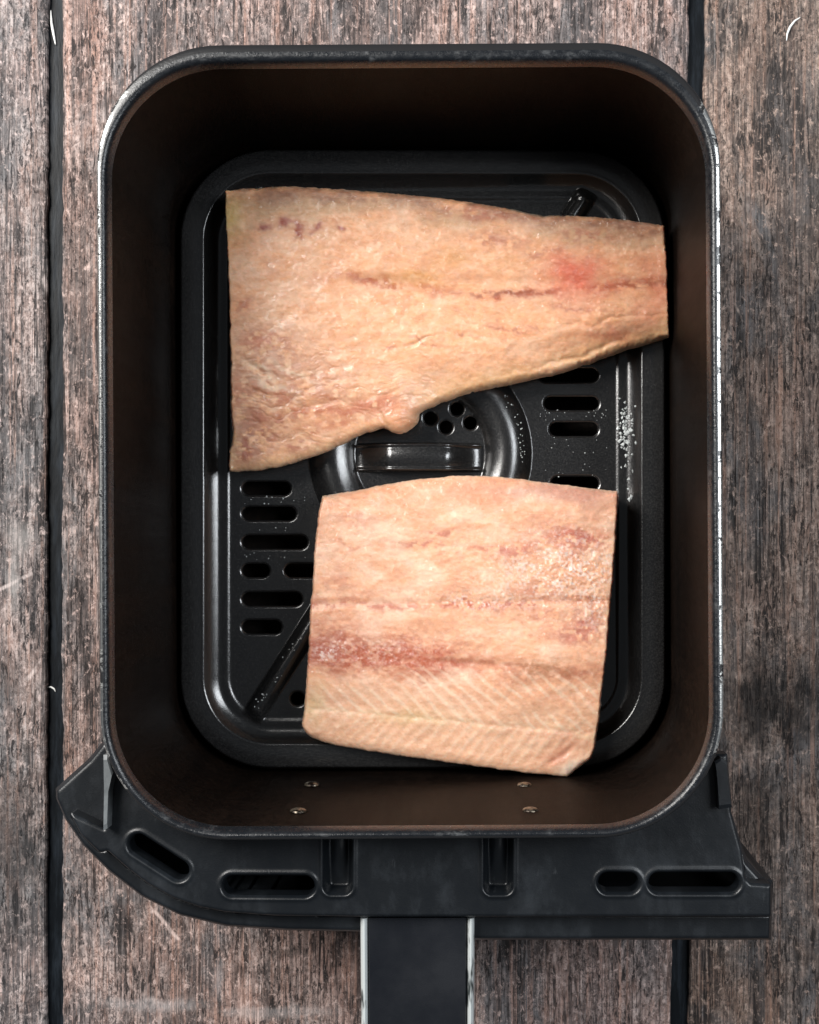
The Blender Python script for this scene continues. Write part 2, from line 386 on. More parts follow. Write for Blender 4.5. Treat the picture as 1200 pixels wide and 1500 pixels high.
for o in (rim, redge):
    import bmesh
    bm = bmesh.new(); bm.from_mesh(o.data); bmesh.ops.recalc_face_normals(bm, faces=bm.faces)
    up = sum(f.normal.z for f in bm.faces if f.calc_center_median().z > .1265 or o is redge)
    if up < 0: bmesh.ops.reverse_faces(bm, faces=bm.faces)
    bm.to_mesh(o.data); bm.free()

# rivets on the inner front wall
STEEL = NT('rivet_steel'); STEEL.set(Base_Color=STEEL.mix(STEEL.ramp(STEEL.noise(STEEL.mp((500, 500, 500)), 3), (.45, 0), (.6, 1)), (.20, .17, .13), (.012, .008, .006)), Metallic=.8, Roughness=.34)
STEEL.bump(STEEL.noise(STEEL.mp((900, 900, 900)), 3), .4, .0004)
yr = float(W(0, IN[3], ZR)[1]); yf = float(W(0, FL[3], .028)[1])
def wall_hit(px, py):
    lo, hi = .02, .126
    for _ in range(40):
        z = (lo+hi)/2; yw = yr + (yf-yr)*(.126-z)/(.126-.028); yp = float(W(px, py, z)[1])
        if yp < yw: lo = z          # ray still beyond the wall plane (too low) -> higher
        else: hi = z
        # py grows with z on the front wall
    return z
def front_wall(px, py):
    best = None
    for z in np.linspace(.02, .126, 800):
        yw = yr + (yf-yr)*(.126-z)/(.126-.028); pp = NY - yw*FPX/(ZC-z)
        if best is None or abs(pp-py) < best[0]: best = (abs(pp-py), z, yw)
    return best[1], best[2]
def lathe(prof, n=20):
    V = []; F = []
    for r, h in prof:
        for i in range(n): a = 2*math.pi*i/n; V.append((r*math.cos(a), r*math.sin(a), h))
    for k in range(len(prof)-1):
        for i in range(n): j = (i+1) % n; F.append((k*n+i, k*n+j, (k+1)*n+j, (k+1)*n+i))
    F.append(tuple(range((len(prof)-1)*n, len(prof)*n)))
    return V, F
rv = lathe([(.0030, -.0006), (.0029, .0000), (.0024, .0004), (.0015, .0007), (.0005, .0008)])
for px, py in ((457, 1150), (768, 1151), (437, 1189), (777, 1188)):
    z, yw = front_wall(px, py); x = float(W(px, py, z)[0])
    vv = [(x+a, yw+c+.0006, z+b) for a, b, c in rv[0]]
    o = link(mesh_from(vv, rv[1]), 'rivet', STEEL.m); fix_normals(o); keep(o, basket)

# front bracket, fascia, handle
PLAS = NT('black_plastic')
p1 = PLAS.noise(PLAS.mp((55, 30, 40)), 6, .7); p2 = PLAS.noise(PLAS.mp((260, 60, 40)), 4, .7)
pc = PLAS.mix(PLAS.math('MULTIPLY', PLAS.ramp(p1, (.5, 0), (.75, 1)), .6), (.0045, .006, .008), (.022, .027, .033))  # pale dusty patches; the bluish tint puts the plastic's sheen into the colour
pc = PLAS.mix(PLAS.ramp(p2, (.66, 0), (.76, .5)), pc, (.05, .055, .06))
PLAS.set(Base_Color=pc, Roughness=PLAS.ramp(p1, (.3, .30), (.7, .42)), Specular_IOR_Level=.5)
PLAS.bump(PLAS.noise(PLAS.mp((1800, 1800, 1800)), 3), .12, .0004)
ZB = .112
plate_poly = [(166, 1105), (158, 1160), (152, 1214), (100, 1190), (118, 1224), (145, 1250), (157, 1247), (186, 1273), (215, 1295), (253, 1316), (290, 1329), (330, 1337), (400, 1342),
              (529, 1344), (1130, 1344), (1130, 1296), (1100, 1294), (1093, 1286), (1087, 1245), (1072, 1190), (1066, 1105), (900, 1105), (300, 1105)]
kk = (ZC-ZR)/(ZC-ZB)
bo = ins(IN, -13); bo = (NX+(bo[0]-NX)*kk, NX+(bo[1]-NX)*kk, NY+(bo[2]-NY)*kk, NY+(bo[3]-NY)*kk)
slots = [(203, 1237, 262, 1275, 14.5), (341, 1297.5, 446, 1298, 14.5), (891, 1293, 922, 1293, 14.5), (965, 1293, 1069, 1293, 14.5)]
def b_sdf(px, py):
    s = np.minimum(poly_sdf(px, py, plate_poly), -rr_sdf(px, py, *bo, 172))
    for c in slots: s = np.minimum(s, cap_sdf(px, py, *c))
    return s
def b_h(px, py, s):
    z = np.full(px.shape, ZB)
    z -= .0011*(1-sm(0, 4.5, s))**2
    for x in (495, 730):
        d = -rr_sdf(px, py, x-22, x+22, 1180, 1311, 13)     # <0 inside the recess
        z += .0009*np.exp(-((d-1.5)/3.0)**2) - .0065*(1-sm(-9, 1, d)) + .0022*np.clip(1-((px-x)/15)**2, 0, 1)*(d < 0)*sm(1300, 1240, py)
    for c in slots:
        d = cap_sdf(px, py, *c); z += .0005*np.exp(-((d-5)/2.6)**2)
    z -= .0022*sm(1243, 1231, py)*sm(520, 540, px)*0
    z += .0003*(fbm(px/70, py/70, 3)-.5)
    return z
bracket = heightfield('front_bracket', (95, 1136, 1098, 1350), 2.0, ZB, b_sdf, b_h, .103, PLAS.m); keep(bracket, basket)
ZF = .104
lip_poly = [(150, 1085), (128, 1112), (78, 1157), (79, 1172), (92, 1202), (118, 1240), (157, 1279), (205, 1316), (262, 1344), (330, 1360), (420, 1366), (527, 1368), (620, 1372), (697, 1380), (1132, 1380), (1134, 1292), (1120, 1288),
            (1096, 1262), (1060, 1150), (1045, 1105), (900, 1105), (300, 1105)]
kf = (ZC-ZR)/(ZC-ZF); bf = ins(IN, -13); bf = (NX+(bf[0]-NX)*kf, NX+(bf[1]-NX)*kf, NY+(bf[2]-NY)*kf, NY+(bf[3]-NY)*kf)
def l_sdf(px, py): return np.minimum(poly_sdf(px, py, lip_poly), -rr_sdf(px, py, *bf, 172))
def l_h(px, py, s):
    pe = poly_sdf(px, py, plate_poly)
    z = ZF - .0030*(1-sm(0, 9, s))**2 
    return np.where(pe > 3, .022, z)
fascia = heightfield('front_fascia', (70, 1140, 1080, 1386), 2.5, ZF, l_sdf, l_h, .014, PLAS.m); keep(fascia, basket)
# small upright ribs of the bracket
def prism(poly, z0, z1, name, mat, parent, bev=.0006):
    cx = sum(p[0] for p in poly)/len(poly); cy = sum(p[1] for p in poly)/len(poly); V = []; n = len(poly)
    def lay(k, z):
        for px, py in poly:
            X, Y = W(cx+(px-cx)*k, cy+(py-cy)*k, z1); V.append((float(X), float(Y), z))
    lay(1, z0); lay(1, z1-bev); lay(.86, z1)
    F = [(i+k*n, (i+1) % n+k*n, (i+1) % n+(k+1)*n, i+(k+1)*n) for k in range(2) for i in range(n)] + [tuple(range(2*n, 3*n)), tuple(range(n))[::-1]]
    o = link(mesh_from(V, F, False), name, mat); fix_normals(o); o.parent = parent; o.matrix_parent_inverse = parent.matrix_basis.inverted()
    from mathutils import Matrix
    o.matrix_parent_inverse = Matrix.Translation(-basket.location) if False else Matrix.Identity(4)
    return o
PLAG = NT('plastic_mottled_grey'); PLAG.set(Base_Color=PLAG.mix(PLAG.noise(PLAG.mp((300, 200, 100)), 4), (.03, .035, .04), (.22, .24, .25)), Roughness=.4)  # mottled grey, lighter than the rest of the bracket plastic
prism([(151, 1106), (157, 1106), (165, 1133), (159, 1160), (157, 1214), (151, 1217), (152, 1160)], .1045, .1185, 'rib', PLAG.m, bracket)
prism([(1047, 1116), (1056, 1110), (1066, 1117), (1073, 1183), (1053, 1186), (1050, 1140)], .1045, .1175, 'rib', PLAS.m, bracket)

# handle
HAND = NT('handle_plastic'); h1 = HAND.noise(HAND.mp((40, 40, 40)), 5, .6)
HAND.set(Base_Color=HAND.mix(h1, (.005, .006, .0085), (.011, .0125, .016)), Roughness=HAND.ramp(h1, (.35, .26), (.65, .46)), Specular_IOR_Level=.4)
HAND.bump(HAND.noise(HAND.mp((2500, 2500, 2500)), 3), .15, .0003)
ZH = .108
def hbar(name, x0a, x1a, x0b, x1b, ya, yb, zt, zb, mat, r=3.0, nseg=30):
    V = []; ns = 8
    for k in range(nseg+1):
        t = k/nseg; y = ya+(yb-ya)*t; x0 = x0a+(x0b-x0a)*t; x1 = x1a+(x1b-x1a)*t
        dz = -.030*max(0, t-.45)**2*2
        endk = 1-max(0, (t-.93)/.07)**2*.35
        zm = (zt+zb)/2; ht = (zt-zb)/2*endk
        rz = min(.0022, ht*.5)
        for px, z in ((x0, zm-ht), (x0, zm+ht-rz), (x0+r*.35, zm+ht-rz*.35), (x0+r, zm+ht), (x1-r, zm+ht), (x1-r*.35, zm+ht-rz*.35), (x1, zm+ht-rz), (x1, zm-ht)):
            X, Y = W(px, y, ZH); V.append((float(X), float(Y), z+dz))
    F = [(k*ns+i, k*ns+(i+1) % ns, (k+1)*ns+(i+1) % ns, (k+1)*ns+i) for k in range(nseg) for i in range(ns)]
    F += [tuple(range(ns))[::-1], tuple(range(nseg*ns, (nseg+1)*ns))]
    o = link(mesh_from(V, F, False), name, mat); fix_normals(o); return o
handle = hbar('handle', 538, 685, 541, 684, 1344.5, 1800, ZH, .082, HAND.m); keep(handle, basket)
TRIM = NT('trim_white'); tn = TRIM.noise(TRIM.mp((120, 25, 60)), 4, .7)
TRIM.set(Base_Color=TRIM.mix(TRIM.ramp(tn, (.56, 0), (.62, 1)), (.62, .66, .66), (.06, .07, .07)), Metallic=.3, Roughness=.3)  # bright reflection of chrome painted in as a whitish, mostly non-metal colour
for a in ((527.5, 538.4, 531, 541.4), (684.6, 695, 683.6, 692)):
    o = hbar('trim_strip', *a, 1345, 1796, ZH+.0008, .083, TRIM.m, r=4); o.parent = handle

# ================================================================== crisper plate
ZP = .026
NON = NT('nonstick')
gsp = NON.noise(NON.mp((1500, 1500, 400)), 3, .8)
NON.set(Base_Color=NON.mix(NON.ramp(gsp, (.45, 0), (.72, 1)), (.0085, .0085, .009), (.028, .0275, .027)), Roughness=NON.ramp(gsp, (.35, .16), (.7, .28)), Specular_IOR_Level=1.0)
NON.bump(NON.noise(NON.mp((2000, 2000, 2000)), 2), .10, .0004)
PR = (262, 977, 218, 1127)
CX, CY = 615, 664
plate_slots = []
for sx in (1, -1):
    pass
L_ = [(715, 353, 424), (752, 353, 432), (794, 353, 449), (836, 353, 393), (836, 416, 466), (878, 353, 441), (919, 353, 411)]
R_ = [(548, 790, 877), (590, 798, 878), (628, 806, 877), (708, 808, 878)]
for y, a, b in L_: plate_slots.append((y, a, b)); 
for y, a, b in L_[1:]: plate_slots.append((2*CY-y, a, b)); plate_slots.append((y, 2*CX-b, 2*CX-a))
for y, a, b in R_: plate_slots.append((y, a, b))
for y, a, b in L_[3:]: plate_slots.append((2*CY-y, 2*CX-b, 2*CX-a))
PS = [(a+10, y, b-10, y, 10.0) for y, a, b in plate_slots]
for hx, hy in ((630, 612), (669, 598), (653, 625), (689, 619)):
    PS.append((hx, hy, hx, hy, 9.5)); PS.append((2*CX-hx, 2*678-hy, 2*CX-hx, 2*678-hy, 9.5))
for bx_, by_ in ((435, 1025), (480, 1025), (530, 1025), (580, 1025), (640, 1025), (690, 1025), (740, 1025), (795, 1025)):
    PS.append((bx_, by_, bx_, by_, 10))
def p_sdf(px, py):
    s = rr_sdf(px, py, *PR, 135)
    for c in PS: s = np.minimum(s, cap_sdf(px, py, *c))
    return s
def bead(d, c, hw): 
    t = np.clip((d-c)/hw, -1, 1); return (1-t*t)**1.5
def p_h(px, py, s_):
    d = rr_sdf(px, py, *PR, 135)
    z = np.full(px.shape, ZP)
    u = np.clip((d-38)/22, 0, 1); z += .0044*(1-u)**1.8 + .0003*bead(d, 18, 18) - .004*(1-sm(0, 7, d))**2 - .0005*sm(69, 75, d)
    r = np.hypot(px-CX, py-CY)
    z += .0045*np.clip(1-((r-130)/34)**2, 0, 1)
    for ax, ay in ((368, 1052), (862, 1052), (862, 280), (368, 280)):
        ux, uy = ax-CX, ay-CY; l = math.hypot(ux, uy); ux /= l; uy /= l
        t = (px-CX)*ux+(py-CY)*uy; q = np.abs(-(px-CX)*uy+(py-CY)*ux)
        m = sm(158, 175, t)*sm(l+4, l-14, t)
        z += m*.0034*np.clip(1-(q/16)**2, 0, 1)
    for c in PS:
        dd = cap_sdf(px, py, *c); z -= .0007*(1-sm(0, 3.2, dd))**2*(dd > -2)
    z += .00012*(fbm(px/50, py/50, 8)-.5)
    return z
plate = heightfield('crisper_plate', (258, 981, 214, 1131), 1.7, ZP+.002, p_sdf, p_h, .021, NON.m)
plate['label'] = 'black slotted crisper plate with central ring, lying in the bottom of the basket'; plate['category'] = 'plate'
# lift strap
def strap_h(px, py, s):
    t = np.abs(px-613)/92.0
    arch = 1-sm(.42, 1.0, t)
    z = ZP + .0006 + .0085*arch
    e = np.minimum(py-648, 691-py)
    return z - .0014*(1-sm(0, 5, e))**2 - .0016*((py-669.5)/21)**2*arch - .0012*((px-613)/60)**2*arch + .0012*np.exp(-((e-3)/2.5)**2)
strap = heightfield('lift_strap', (519, 708, 645, 695), 1.6, ZP+.006, lambda x, y: rr_sdf(x, y, 521, 705, 648, 691, 4), strap_h, ZP-.0005, NON.m); strap.parent = plate

# ================================================================== fish
def flesh_mat(name, seed):
    t = NT(name); a = t.n.new('ShaderNodeAttribute'); a.attribute_name = 'pigment'
    n1 = t.noise(t.mp((700, 900, 500), (seed, 2, 1)), 5, .7); n2 = t.noise(t.mp((220, 380, 200), (seed, 5, 1)), 4, .6)
    col = t.mix(t.ramp(n1, (.30, .35), (.48, 0)), a.outputs['Color'], t.mix(1.0, a.outputs['Color'], (.86, .66, .58), 'MULTIPLY'))
    col = t.mix(t.ramp(n2, (.55, 0), (.72, .22)), col, (.88, .66, .50))
    t.set(Base_Color=col, Roughness=t.ramp(n2, (.35, .22), (.65, .46)), Specular_IOR_Level=.55)
    t.b.inputs['Subsurface Weight'].default_value = .35
    t.b.inputs['Subsurface Radius'].default_value = (.9, .4, .25); t.b.inputs['Subsurface Scale'].default_value = .0035
    b1 = t.bump(n1, .15, .0007)
    n3 = t.noise(t.mp((430, 520, 300), (seed, 8, 1)), 2, .5)          # wet film
    cb = t.n.new('ShaderNodeBump'); t.t.links.new(n3, cb.inputs['Height']); cb.inputs['Strength'].default_value = .9; cb.inputs['Distance'].default_value = .0016
    t.t.links.new(cb.outputs[0], t.b.inputs['Coat Normal'])
    t.b.inputs['Coat Roughness'].default_value = .12; t.t.links.new(t.ramp(n2, (.38, .55), (.62, .05)), t.b.inputs['Coat Weight'])
    return t.m
def blend(c, m, col):
    m = np.clip(m, 0, 1)[..., None]; return c*(1-m)+np.array(col)*m
def warp(px, py, seed, sc=40, amp=14):
    return px+amp*(fbm(px/sc, py/sc, seed)-.5)*2, py+amp*(fbm(px/sc, py/sc, seed+11)-.5)*2

PEACH = np.array((.83, .43, .235))
# ---- upper fillet
ZT1 = .046; ZFB = .0306
f1 = smooth_poly([(329, 279), (375, 274), (420, 271), (480, 275), (540, 279), (640, 288), (700, 297), (750, 305), (790, 314), (830, 315), (880, 317), (930, 322), (974, 330),
      (976, 360), (979, 420), (981, 470), (982, 491), (960, 498), (920, 510), (880, 525), (830, 543), (780, 555), (740, 563), (700, 571), (660, 583), (628, 597), (612, 604), (613, 617), (601, 631), (580, 637), (566, 627), (550, 629),
      (520, 640), (490, 655), (460, 668), (420, 681), (380, 689), (335, 691), (334, 664), (340, 645), (338, 600), (337, 500), (333, 380)], corners=(0, 12, 16, 37), it=2)
def f1_sdf(px, py):
    return poly_sdf(px, py, f1) + 1.8*(fbm(px/14, py/14, 51, 4, .7)-.5)*2
def f1_wr(px, py):                 # wrinkles and folds, -1..1
    x, y = warp(px, py, 21, 60, 22)
    a = fbm(x/70, y/16, 22, 4); k = 1-np.abs(a-.5)*2
    return k
def f1_h(px, py, s):
    cut = np.minimum(px-333, 981-px)
    long_ = np.minimum(s, 60); kx = sm(4, 40, cut-s+20)          # long edges are rounded, cut ends are sharp
    R = 3.5 + 8*sm(-2, 20, cut-s)
    edge = np.clip(s/R, 0, 1); prof = np.sqrt(1-(1-edge)**2)
    z = ZFB + .0100 + .0055*prof
    # broad muscle relief: lateral-line groove and belly thinning
    yl = 410 + (px-329)*.012
    z -= .0007*np.exp(-((py-yl)/9)**2)*sm(480, 540, px) 
    z -= .0028*sm(560, 690, py)*prof + .0045*sm(70, 0, s)*sm(455, 500, py)*sm(560, 640, px)
    z += .0009*(fbm(px/90, py/60, 5, 3)-.5)*2*prof
    m = sm(.80, 1, f1_wr(px, py)); lowl = np.clip(sm(470, 560, py)*sm(640, 560, px)+.25, 0, 1)
    z -= .00025*m*lowl*sm(3, 25, s)
    z += .00022*(fbm(px/11, py/8, 31, 4)-.5)*2*sm(1, 10, s)
    # belly flap lump and creases
    z += .0022*gauss(px, py, 588, 612, 22, 18)
    for cx, cy, rx, ry, an, dp in ((562, 612, 16, 3, 60, .0012), (612, 501, 30, 2.6, -14, .0010), (682, 494, 26, 2.6, 6, .0009), (375, 540, 16, 3.5, 30, .0012), (400, 552, 22, 3, 22, .0010), (390, 575, 40, 3, 18, .0008),
                               (850, 520, 90, 3.5, -16, .0009), (900, 470, 70, 3, -7, .0007), (470, 590, 50, 3, -8, .0008), (560, 575, 30, 3, -20, .0008)):
        z -= dp*.7*gauss(*warp(px, py, 27, 30, 9), cx, cy, rx, ry*1.3, an)
    return z
def f1_c(px, py, s):
    wx, wy = warp(px, py, 71, 30, 16)
    n = fbm(px/45, py/30, 61, 5); n2 = fbm(px/9, py/7, 64, 4); n3 = fbm(px/120, py/80, 67, 3)
    c = np.broadcast_to(PEACH, px.shape+(3,)).copy()
    c = blend(c, sm(.45, .75, n3)*.5, (.72, .44, .27))
    c = blend(c, sm(.48, .70, n)*.55, (.85, .54, .36))
    c = blend(c, sm(.50, .36, n)*.30*sm(.36, .60, n2), (.56, .25, .15))
    nv = fbm(px/22, py/13, 68, 5); c = blend(c, sm(.50, .36, nv)*.16, (.58, .27, .16)); c = blend(c, sm(.56, .70, nv)*.25, (.86, .58, .40))
    fb = fbm(wx/70, wy/4.5, 69, 3); c = blend(c, sm(.50, .34, fb)*.16, (.58, .29, .17)); c = blend(c, sm(.56, .72, fb)*.3, (.86, .57, .39))
    # upper edge: grey-brown skin-side band
    top = 278 + np.interp(px, [329, 540, 790, 980], [0, 2, 34, 52])
    c = blend(c, np.exp(-((wy-top-9)/15)**2)*(.35+.6*n2)*sm(.28, .5, n)*1.1, (.28, .13, .085))
    c = blend(c, np.exp(-((wy-top-28)/13)**2)*.4*sm(.4, .6, n3), (.46, .31, .17))
    c = blend(c, gauss(px, py, 338, 322, 18, 30)*.7, (.62, .45, .16))
    # red dotted row near the top
    for x, y, r in ((390, 333, 10), (418, 332, 9), (438, 331, 11), (441, 340, 8), (466, 334, 9), (497, 336, 7)):
        c = blend(c, gauss(wx, wy, x, y, r, r*.7)*1.1, (.36, .10, .07))
    c = blend(c, np.exp(-((py-337)/4)**2)*sm(520, 340, px)*.45*sm(.35, .6, n2), (.5, .25, .14))
    # lateral line
    yl = np.interp(px, [430, 500, 560, 620, 700, 760, 810, 880, 985], [410, 412, 413, 421, 434, 430, 427, 422, 419])
    ll = np.exp(-((wy-yl)/9)**2)*(.45+.55*sm(.36, .6, n2))*np.interp(px, [430, 500, 540, 620, 690, 720, 800, 830, 870, 985], [.1, .3, .85, .7, .2, .8, .9, .3, .7, .75])
    c = blend(c, ll*1.35, (.46, .14, .075))
    yw = yl+3*(fbm(px/18, py*0+2, 77, 3)-.5)*2; c = blend(c, np.exp(-((py-yw)/3.2)**2)*sm(660, 720, px)*.85*sm(.28, .55, n2), (.30, .09, .045))
    c = blend(c, np.exp(-((wy-yl+9)/9)**2)*.55*sm(500, 560, px)*sm(680, 620, px), (.60, .27, .12))
    c = blend(c, gauss(wx, wy, 612, 405, 34, 15)*.9 + gauss(wx, wy, 668, 378, 28, 13)*.7 + gauss(wx, wy, 745, 390, 30, 12)*.35, (.66, .33, .13))
    c = blend(c, gauss(wx, wy, 842, 404, 38, 30)*1.15, (.70, .18, .105))
    c = blend(c, gauss(wx, wy, 850, 440, 30, 20)*.4, (.70, .30, .2))
    c = blend(c, gauss(wx, wy, 905, 492, 32, 15)*1.0 + gauss(wx, wy, 955, 470, 26, 22)*.5, (.64, .22, .14))
    c = blend(c, gauss(wx, wy, 962, 440, 24, 30)*.65 + gauss(wx, wy, 950, 390, 28, 34)*.5, (.56, .20, .12))
    for x, y, rx, ry in ((620, 501, 26, 3), (682, 493, 24, 3), (570, 516, 14, 3), (840, 452, 40, 3), (725, 350, 40, 8), (700, 318, 60, 7), (860, 345, 50, 8), (800, 372, 30, 6), (750, 480, 40, 4)):
        c = blend(c, gauss(wx, wy, x, y, rx, ry, 4)*.75*sm(.3, .6, n2), (.48, .18, .11))
    # brown-red belly area lower left
    bel = sm(470, 620, py)*sm(640, 420, px)
    c = blend(c, bel*1.0*sm(.38, .60, n)*sm(.28, .55, n2), (.48, .18, .10))
    c = blend(c, gauss(wx, wy, 400, 520, 60, 50)*.45*sm(.42, .62, n2), (.42, .17, .12))
    c = blend(c, gauss(wx, wy, 360, 640, 38, 40)*.65*sm(.35, .6, n2), (.38, .16, .13))
    for x, y, rx, ry in ((462, 626, 20, 8), (500, 622, 16, 8), (520, 596, 40, 9), (560, 600, 30, 14), (470, 600, 60, 8), (355, 450, 14, 10), (385, 500, 26, 14)):
        c = blend(c, gauss(wx, wy, x, y, rx, ry)*.8*sm(.25, .55, n2), (.52, .17, .09))
    c = blend(c, gauss(px, py, 590, 612, 26, 22)*.6, (.66, .30, .17))
    for x, y, rx, ry, an in ((385, 540, 30, 5, 25), (398, 560, 40, 4, 20), (430, 545, 40, 4, 30)):
        c = blend(c, gauss(wx, wy, x, y, rx, ry, an)*.65, (.84, .66, .48))
    # yellow fat along belly edge
    c = blend(c, sm(40, 6, s)*sm(560, 700, px)*sm(430, 500, py)*.45*sm(.35, .6, n3+.1), (.64, .42, .19))
    c = blend(c, sm(24, 4, s)*sm(650, 560, px)*sm(600, 660, py)*.5, (.66, .46, .26))
    m = sm(.86, 1, f1_wr(px, py)); c = blend(c, m*.5*np.clip(bel+.15, 0, 1), (.46, .22, .13))
    # cut edge, skin sliver
    c = blend(c, sm(5, 0, s)*.6, (.80, .55, .36))
    c = blend(c, sm(8, 0, s)*sm(735, 755, px)*sm(812, 800, px)*sm(340, 325, py), (.05, .10, .09))
    c = blend(c, gauss(px, py, 940, 328, 40, 5)*.6, (.35, .19, .15))
    return np.clip(c*(.90+.20*fbm(px/5, py/5, 90, 3)[..., None]), 0, .95)
M1 = flesh_mat('flesh_upper', 1.0)
fish1 = heightfield('fish_fillet', (322, 990, 264, 698), 1.3, .043, f1_sdf, f1_h, ZFB, M1, f1_c, skirt_in=.0012)
fish1['label'] = 'longer raw fish fillet tapering to a narrow tail end, beside the lift strap'; fish1['category'] = 'fish fillet'; fish1['group'] = 'raw fish fillets in the basket'

# ---- lower fillet
f2 = smooth_poly([(471, 726), (520, 718), (570, 708), (620, 700), (680, 696), (740, 698), (790, 705), (850, 713), (906, 719), (907, 732), (903, 800), (895, 900), (885, 1000), (876, 1080), (869, 1111), (850, 1125), (832, 1139), (800, 1137),
      (740, 1130), (660, 1119), (560, 1105), (480, 1092), (452, 1081), (440, 1066), (443, 1050), (448, 1000), (453, 920), (454, 885), (457, 860), (460, 800), (466, 750)], corners=(0, 8, 16), it=2)
def f2_sdf(px, py): return poly_sdf(px, py, f2) + 1.5*(fbm(px/12, py/12, 151, 4, .7)-.5)*2
def spine(px): return 1036 + (px-445)*.09
def herring(px, py):
    sp = spine(px); x, y = warp(px, py, 133, 50, 7)
    up = np.sin((x - (y-sp)*.95 + (y-sp)**2*.002)*2*math.pi/25)      # above: lean to lower right
    dn = np.sin((x + (y-sp)*.75)*2*math.pi/18)
    return np.where(py < sp, up, dn)
def f2_h(px, py, s):
    cut = np.minimum(px-np.interp(py, [726, 1070], [471, 441]), np.interp(py, [719, 1111], [907, 869])-px)
    R = 5 + 14*sm(-2, 20, cut-s)
    edge = np.clip(s/R, 0, 1); rnd = np.sqrt(1-(1-edge)**2)
    z = ZFB + .0095 + .0060*rnd
    z -= .0030*sm(980, 1130, py)*rnd
    z -= .0025*sm(760, 700, py)*rnd
    z += .0011*(fbm(px/100, py/60, 105, 3)-.5)*2*rnd
    z -= .0006*np.exp(-((py-884-(px-460)*-.01)/6)**2)*rnd
    low = sm(975, 1010, py-.06*(px-445))*sm(4, 18, s)
    z += .00005*herring(px, py)*low
    z -= .0003*np.exp(-((py-spine(px))/4)**2)*low
    fr = gauss(px, py, 830, 830, 100, 60)+gauss(px, py, 690, 880, 60, 14)+gauss(px, py, 560, 955, 120, 28)+gauss(px, py, 870, 900, 40, 50)
    z += .0003*np.clip(fr, 0, 1)*(fbm(px/4, py/4, 131, 3)-.5)*2
    z += .0002*(fbm(px/10, py/8, 139, 4)-.5)*2*sm(1, 10, s)
    for cx, cy, rx, ry, an, dp in ((824, 1106, 22, 5, -35, .0007), (700, 972, 90, 6, 4, .0009), (848, 1122, 16, 6, -30, -.0005)):
        z -= dp*gauss(px, py, cx, cy, rx, ry, an)
    return z
def f2_c(px, py, s):
    wx, wy = warp(px, py, 171, 26, 13)
    n = fbm(px/45, py/28, 161, 5); n2 = fbm(px/8, py/6, 164, 4); n3 = fbm(px/120, py/60, 167, 3)
    c = np.broadcast_to(np.array((.80, .43, .26)), px.shape+(3,)).copy()
    c = blend(c, sm(.48, .72, n)*.75, (.86, .58, .42))
    c = blend(c, sm(.51, .36, n)*.35*sm(.36, .6, n2), (.58, .26, .17))
    nv = fbm(px/24, py/12, 168, 5); c = blend(c, sm(.50, .36, nv)*.16, (.60, .28, .19)); c = blend(c, sm(.56, .70, nv)*.3, (.88, .62, .46))
    fb = fbm(wx/70, wy/4.5, 169, 3); c = blend(c, sm(.50, .34, fb)*.16, (.60, .30, .19)); c = blend(c, sm(.56, .72, fb)*.3, (.88, .61, .44))
    c = blend(c, gauss(wx, wy, 690, 722, 40, 22)*.7 + gauss(wx, wy, 600, 735, 60, 14)*.3, (.64, .30, .17))
    c = blend(c, gauss(wx, wy, 820, 718, 100, 16)*.75, (.50, .26, .21))
    c = blend(c, gauss(wx, wy, 880, 740, 30, 30)*.35, (.52, .30, .24))
    for x, y, rx, ry, a in ((615, 797, 34, 5, .9), (735, 803, 46, 7, .8), (760, 810, 24, 10, .6), (850, 788, 56, 14, 1.0), (830, 800, 46, 18, .55), (520, 762, 36, 10, .45), (648, 778, 14, 5, .8), (520, 800, 40, 4, .5), (490, 840, 20, 30, .25),
                        (862, 912, 24, 24, .95), (835, 925, 34, 12, .7), (800, 900, 24, 10, .5), (800, 865, 40, 12, .5), (700, 1030, 40, 6, .35), (760, 1065, 60, 9, .55), (820, 1080, 60, 10, .6)):
        c = blend(c, gauss(wx, wy, x, y, rx, ry, 2)*a*sm(.3, .55, n2), (.50, .16, .11))
    yl = 885 - (px-460)*.012
    dash = np.interp(px, [460, 520, 560, 612, 635, 650, 680, 780, 800, 880], [.8, .6, .9, .7, .1, .8, 1, .9, .4, .5])
    c = blend(c, np.exp(-((wy-yl)/7)**2)*dash*(.3+.7*sm(.38, .58, n2))*.95, (.46, .14, .09))
    c = blend(c, np.exp(-((py-yl+14)/9)**2)*.3*sm(.45, .6, n2), (.62, .3, .2))
    # dark muscle band
    yb = 950 + (px-460)*.09; hw = np.interp(px, [445, 500, 640, 700, 830, 890], [30, 34, 26, 14, 12, 8])
    b = np.exp(-((wy-yb)/hw)**2)*np.interp(px, [445, 500, 650, 700, 830, 890], [.9, .95, .85, .5, .6, .3])
    c = blend(c, b*(.7+.6*sm(.3, .6, n2)), (.43, .125, .07))
    c = blend(c, gauss(wx, wy, 480, 948, 28, 26)*.4, (.33, .12, .09)); c = blend(c, gauss(wx, wy, 620, 965, 50, 16)*.5, (.52, .15, .08))
    c = blend(c, gauss(wx, wy, 790, 978, 44, 13)*.6*sm(.3, .6, n2), (.38, .21, .10))
    # pale herringbone zone
    low = sm(985, 1012, py-.08*(px-445))
    c = blend(c, low*.7, (.72, .43, .275))
    h = herring(px, py); lowh = np.maximum(low, sm(955, 985, py-.05*(px-445))*sm(520, 640, px))*sm(2, 14, s)
    c = blend(c, lowh*sm(.15, 1, h)*np.where(py < spine(px), .55, .32)*sm(.22, .46, n), (.80, .62, .46)); c = blend(c, lowh*sm(.1, -1, h)*.15, (.56, .30, .18))
    c = blend(c, low*np.exp(-((py-spine(px)+18)/12)**2)*.4*sm(.4, .6, n)*sm(560, 470, px), (.42, .2, .13))
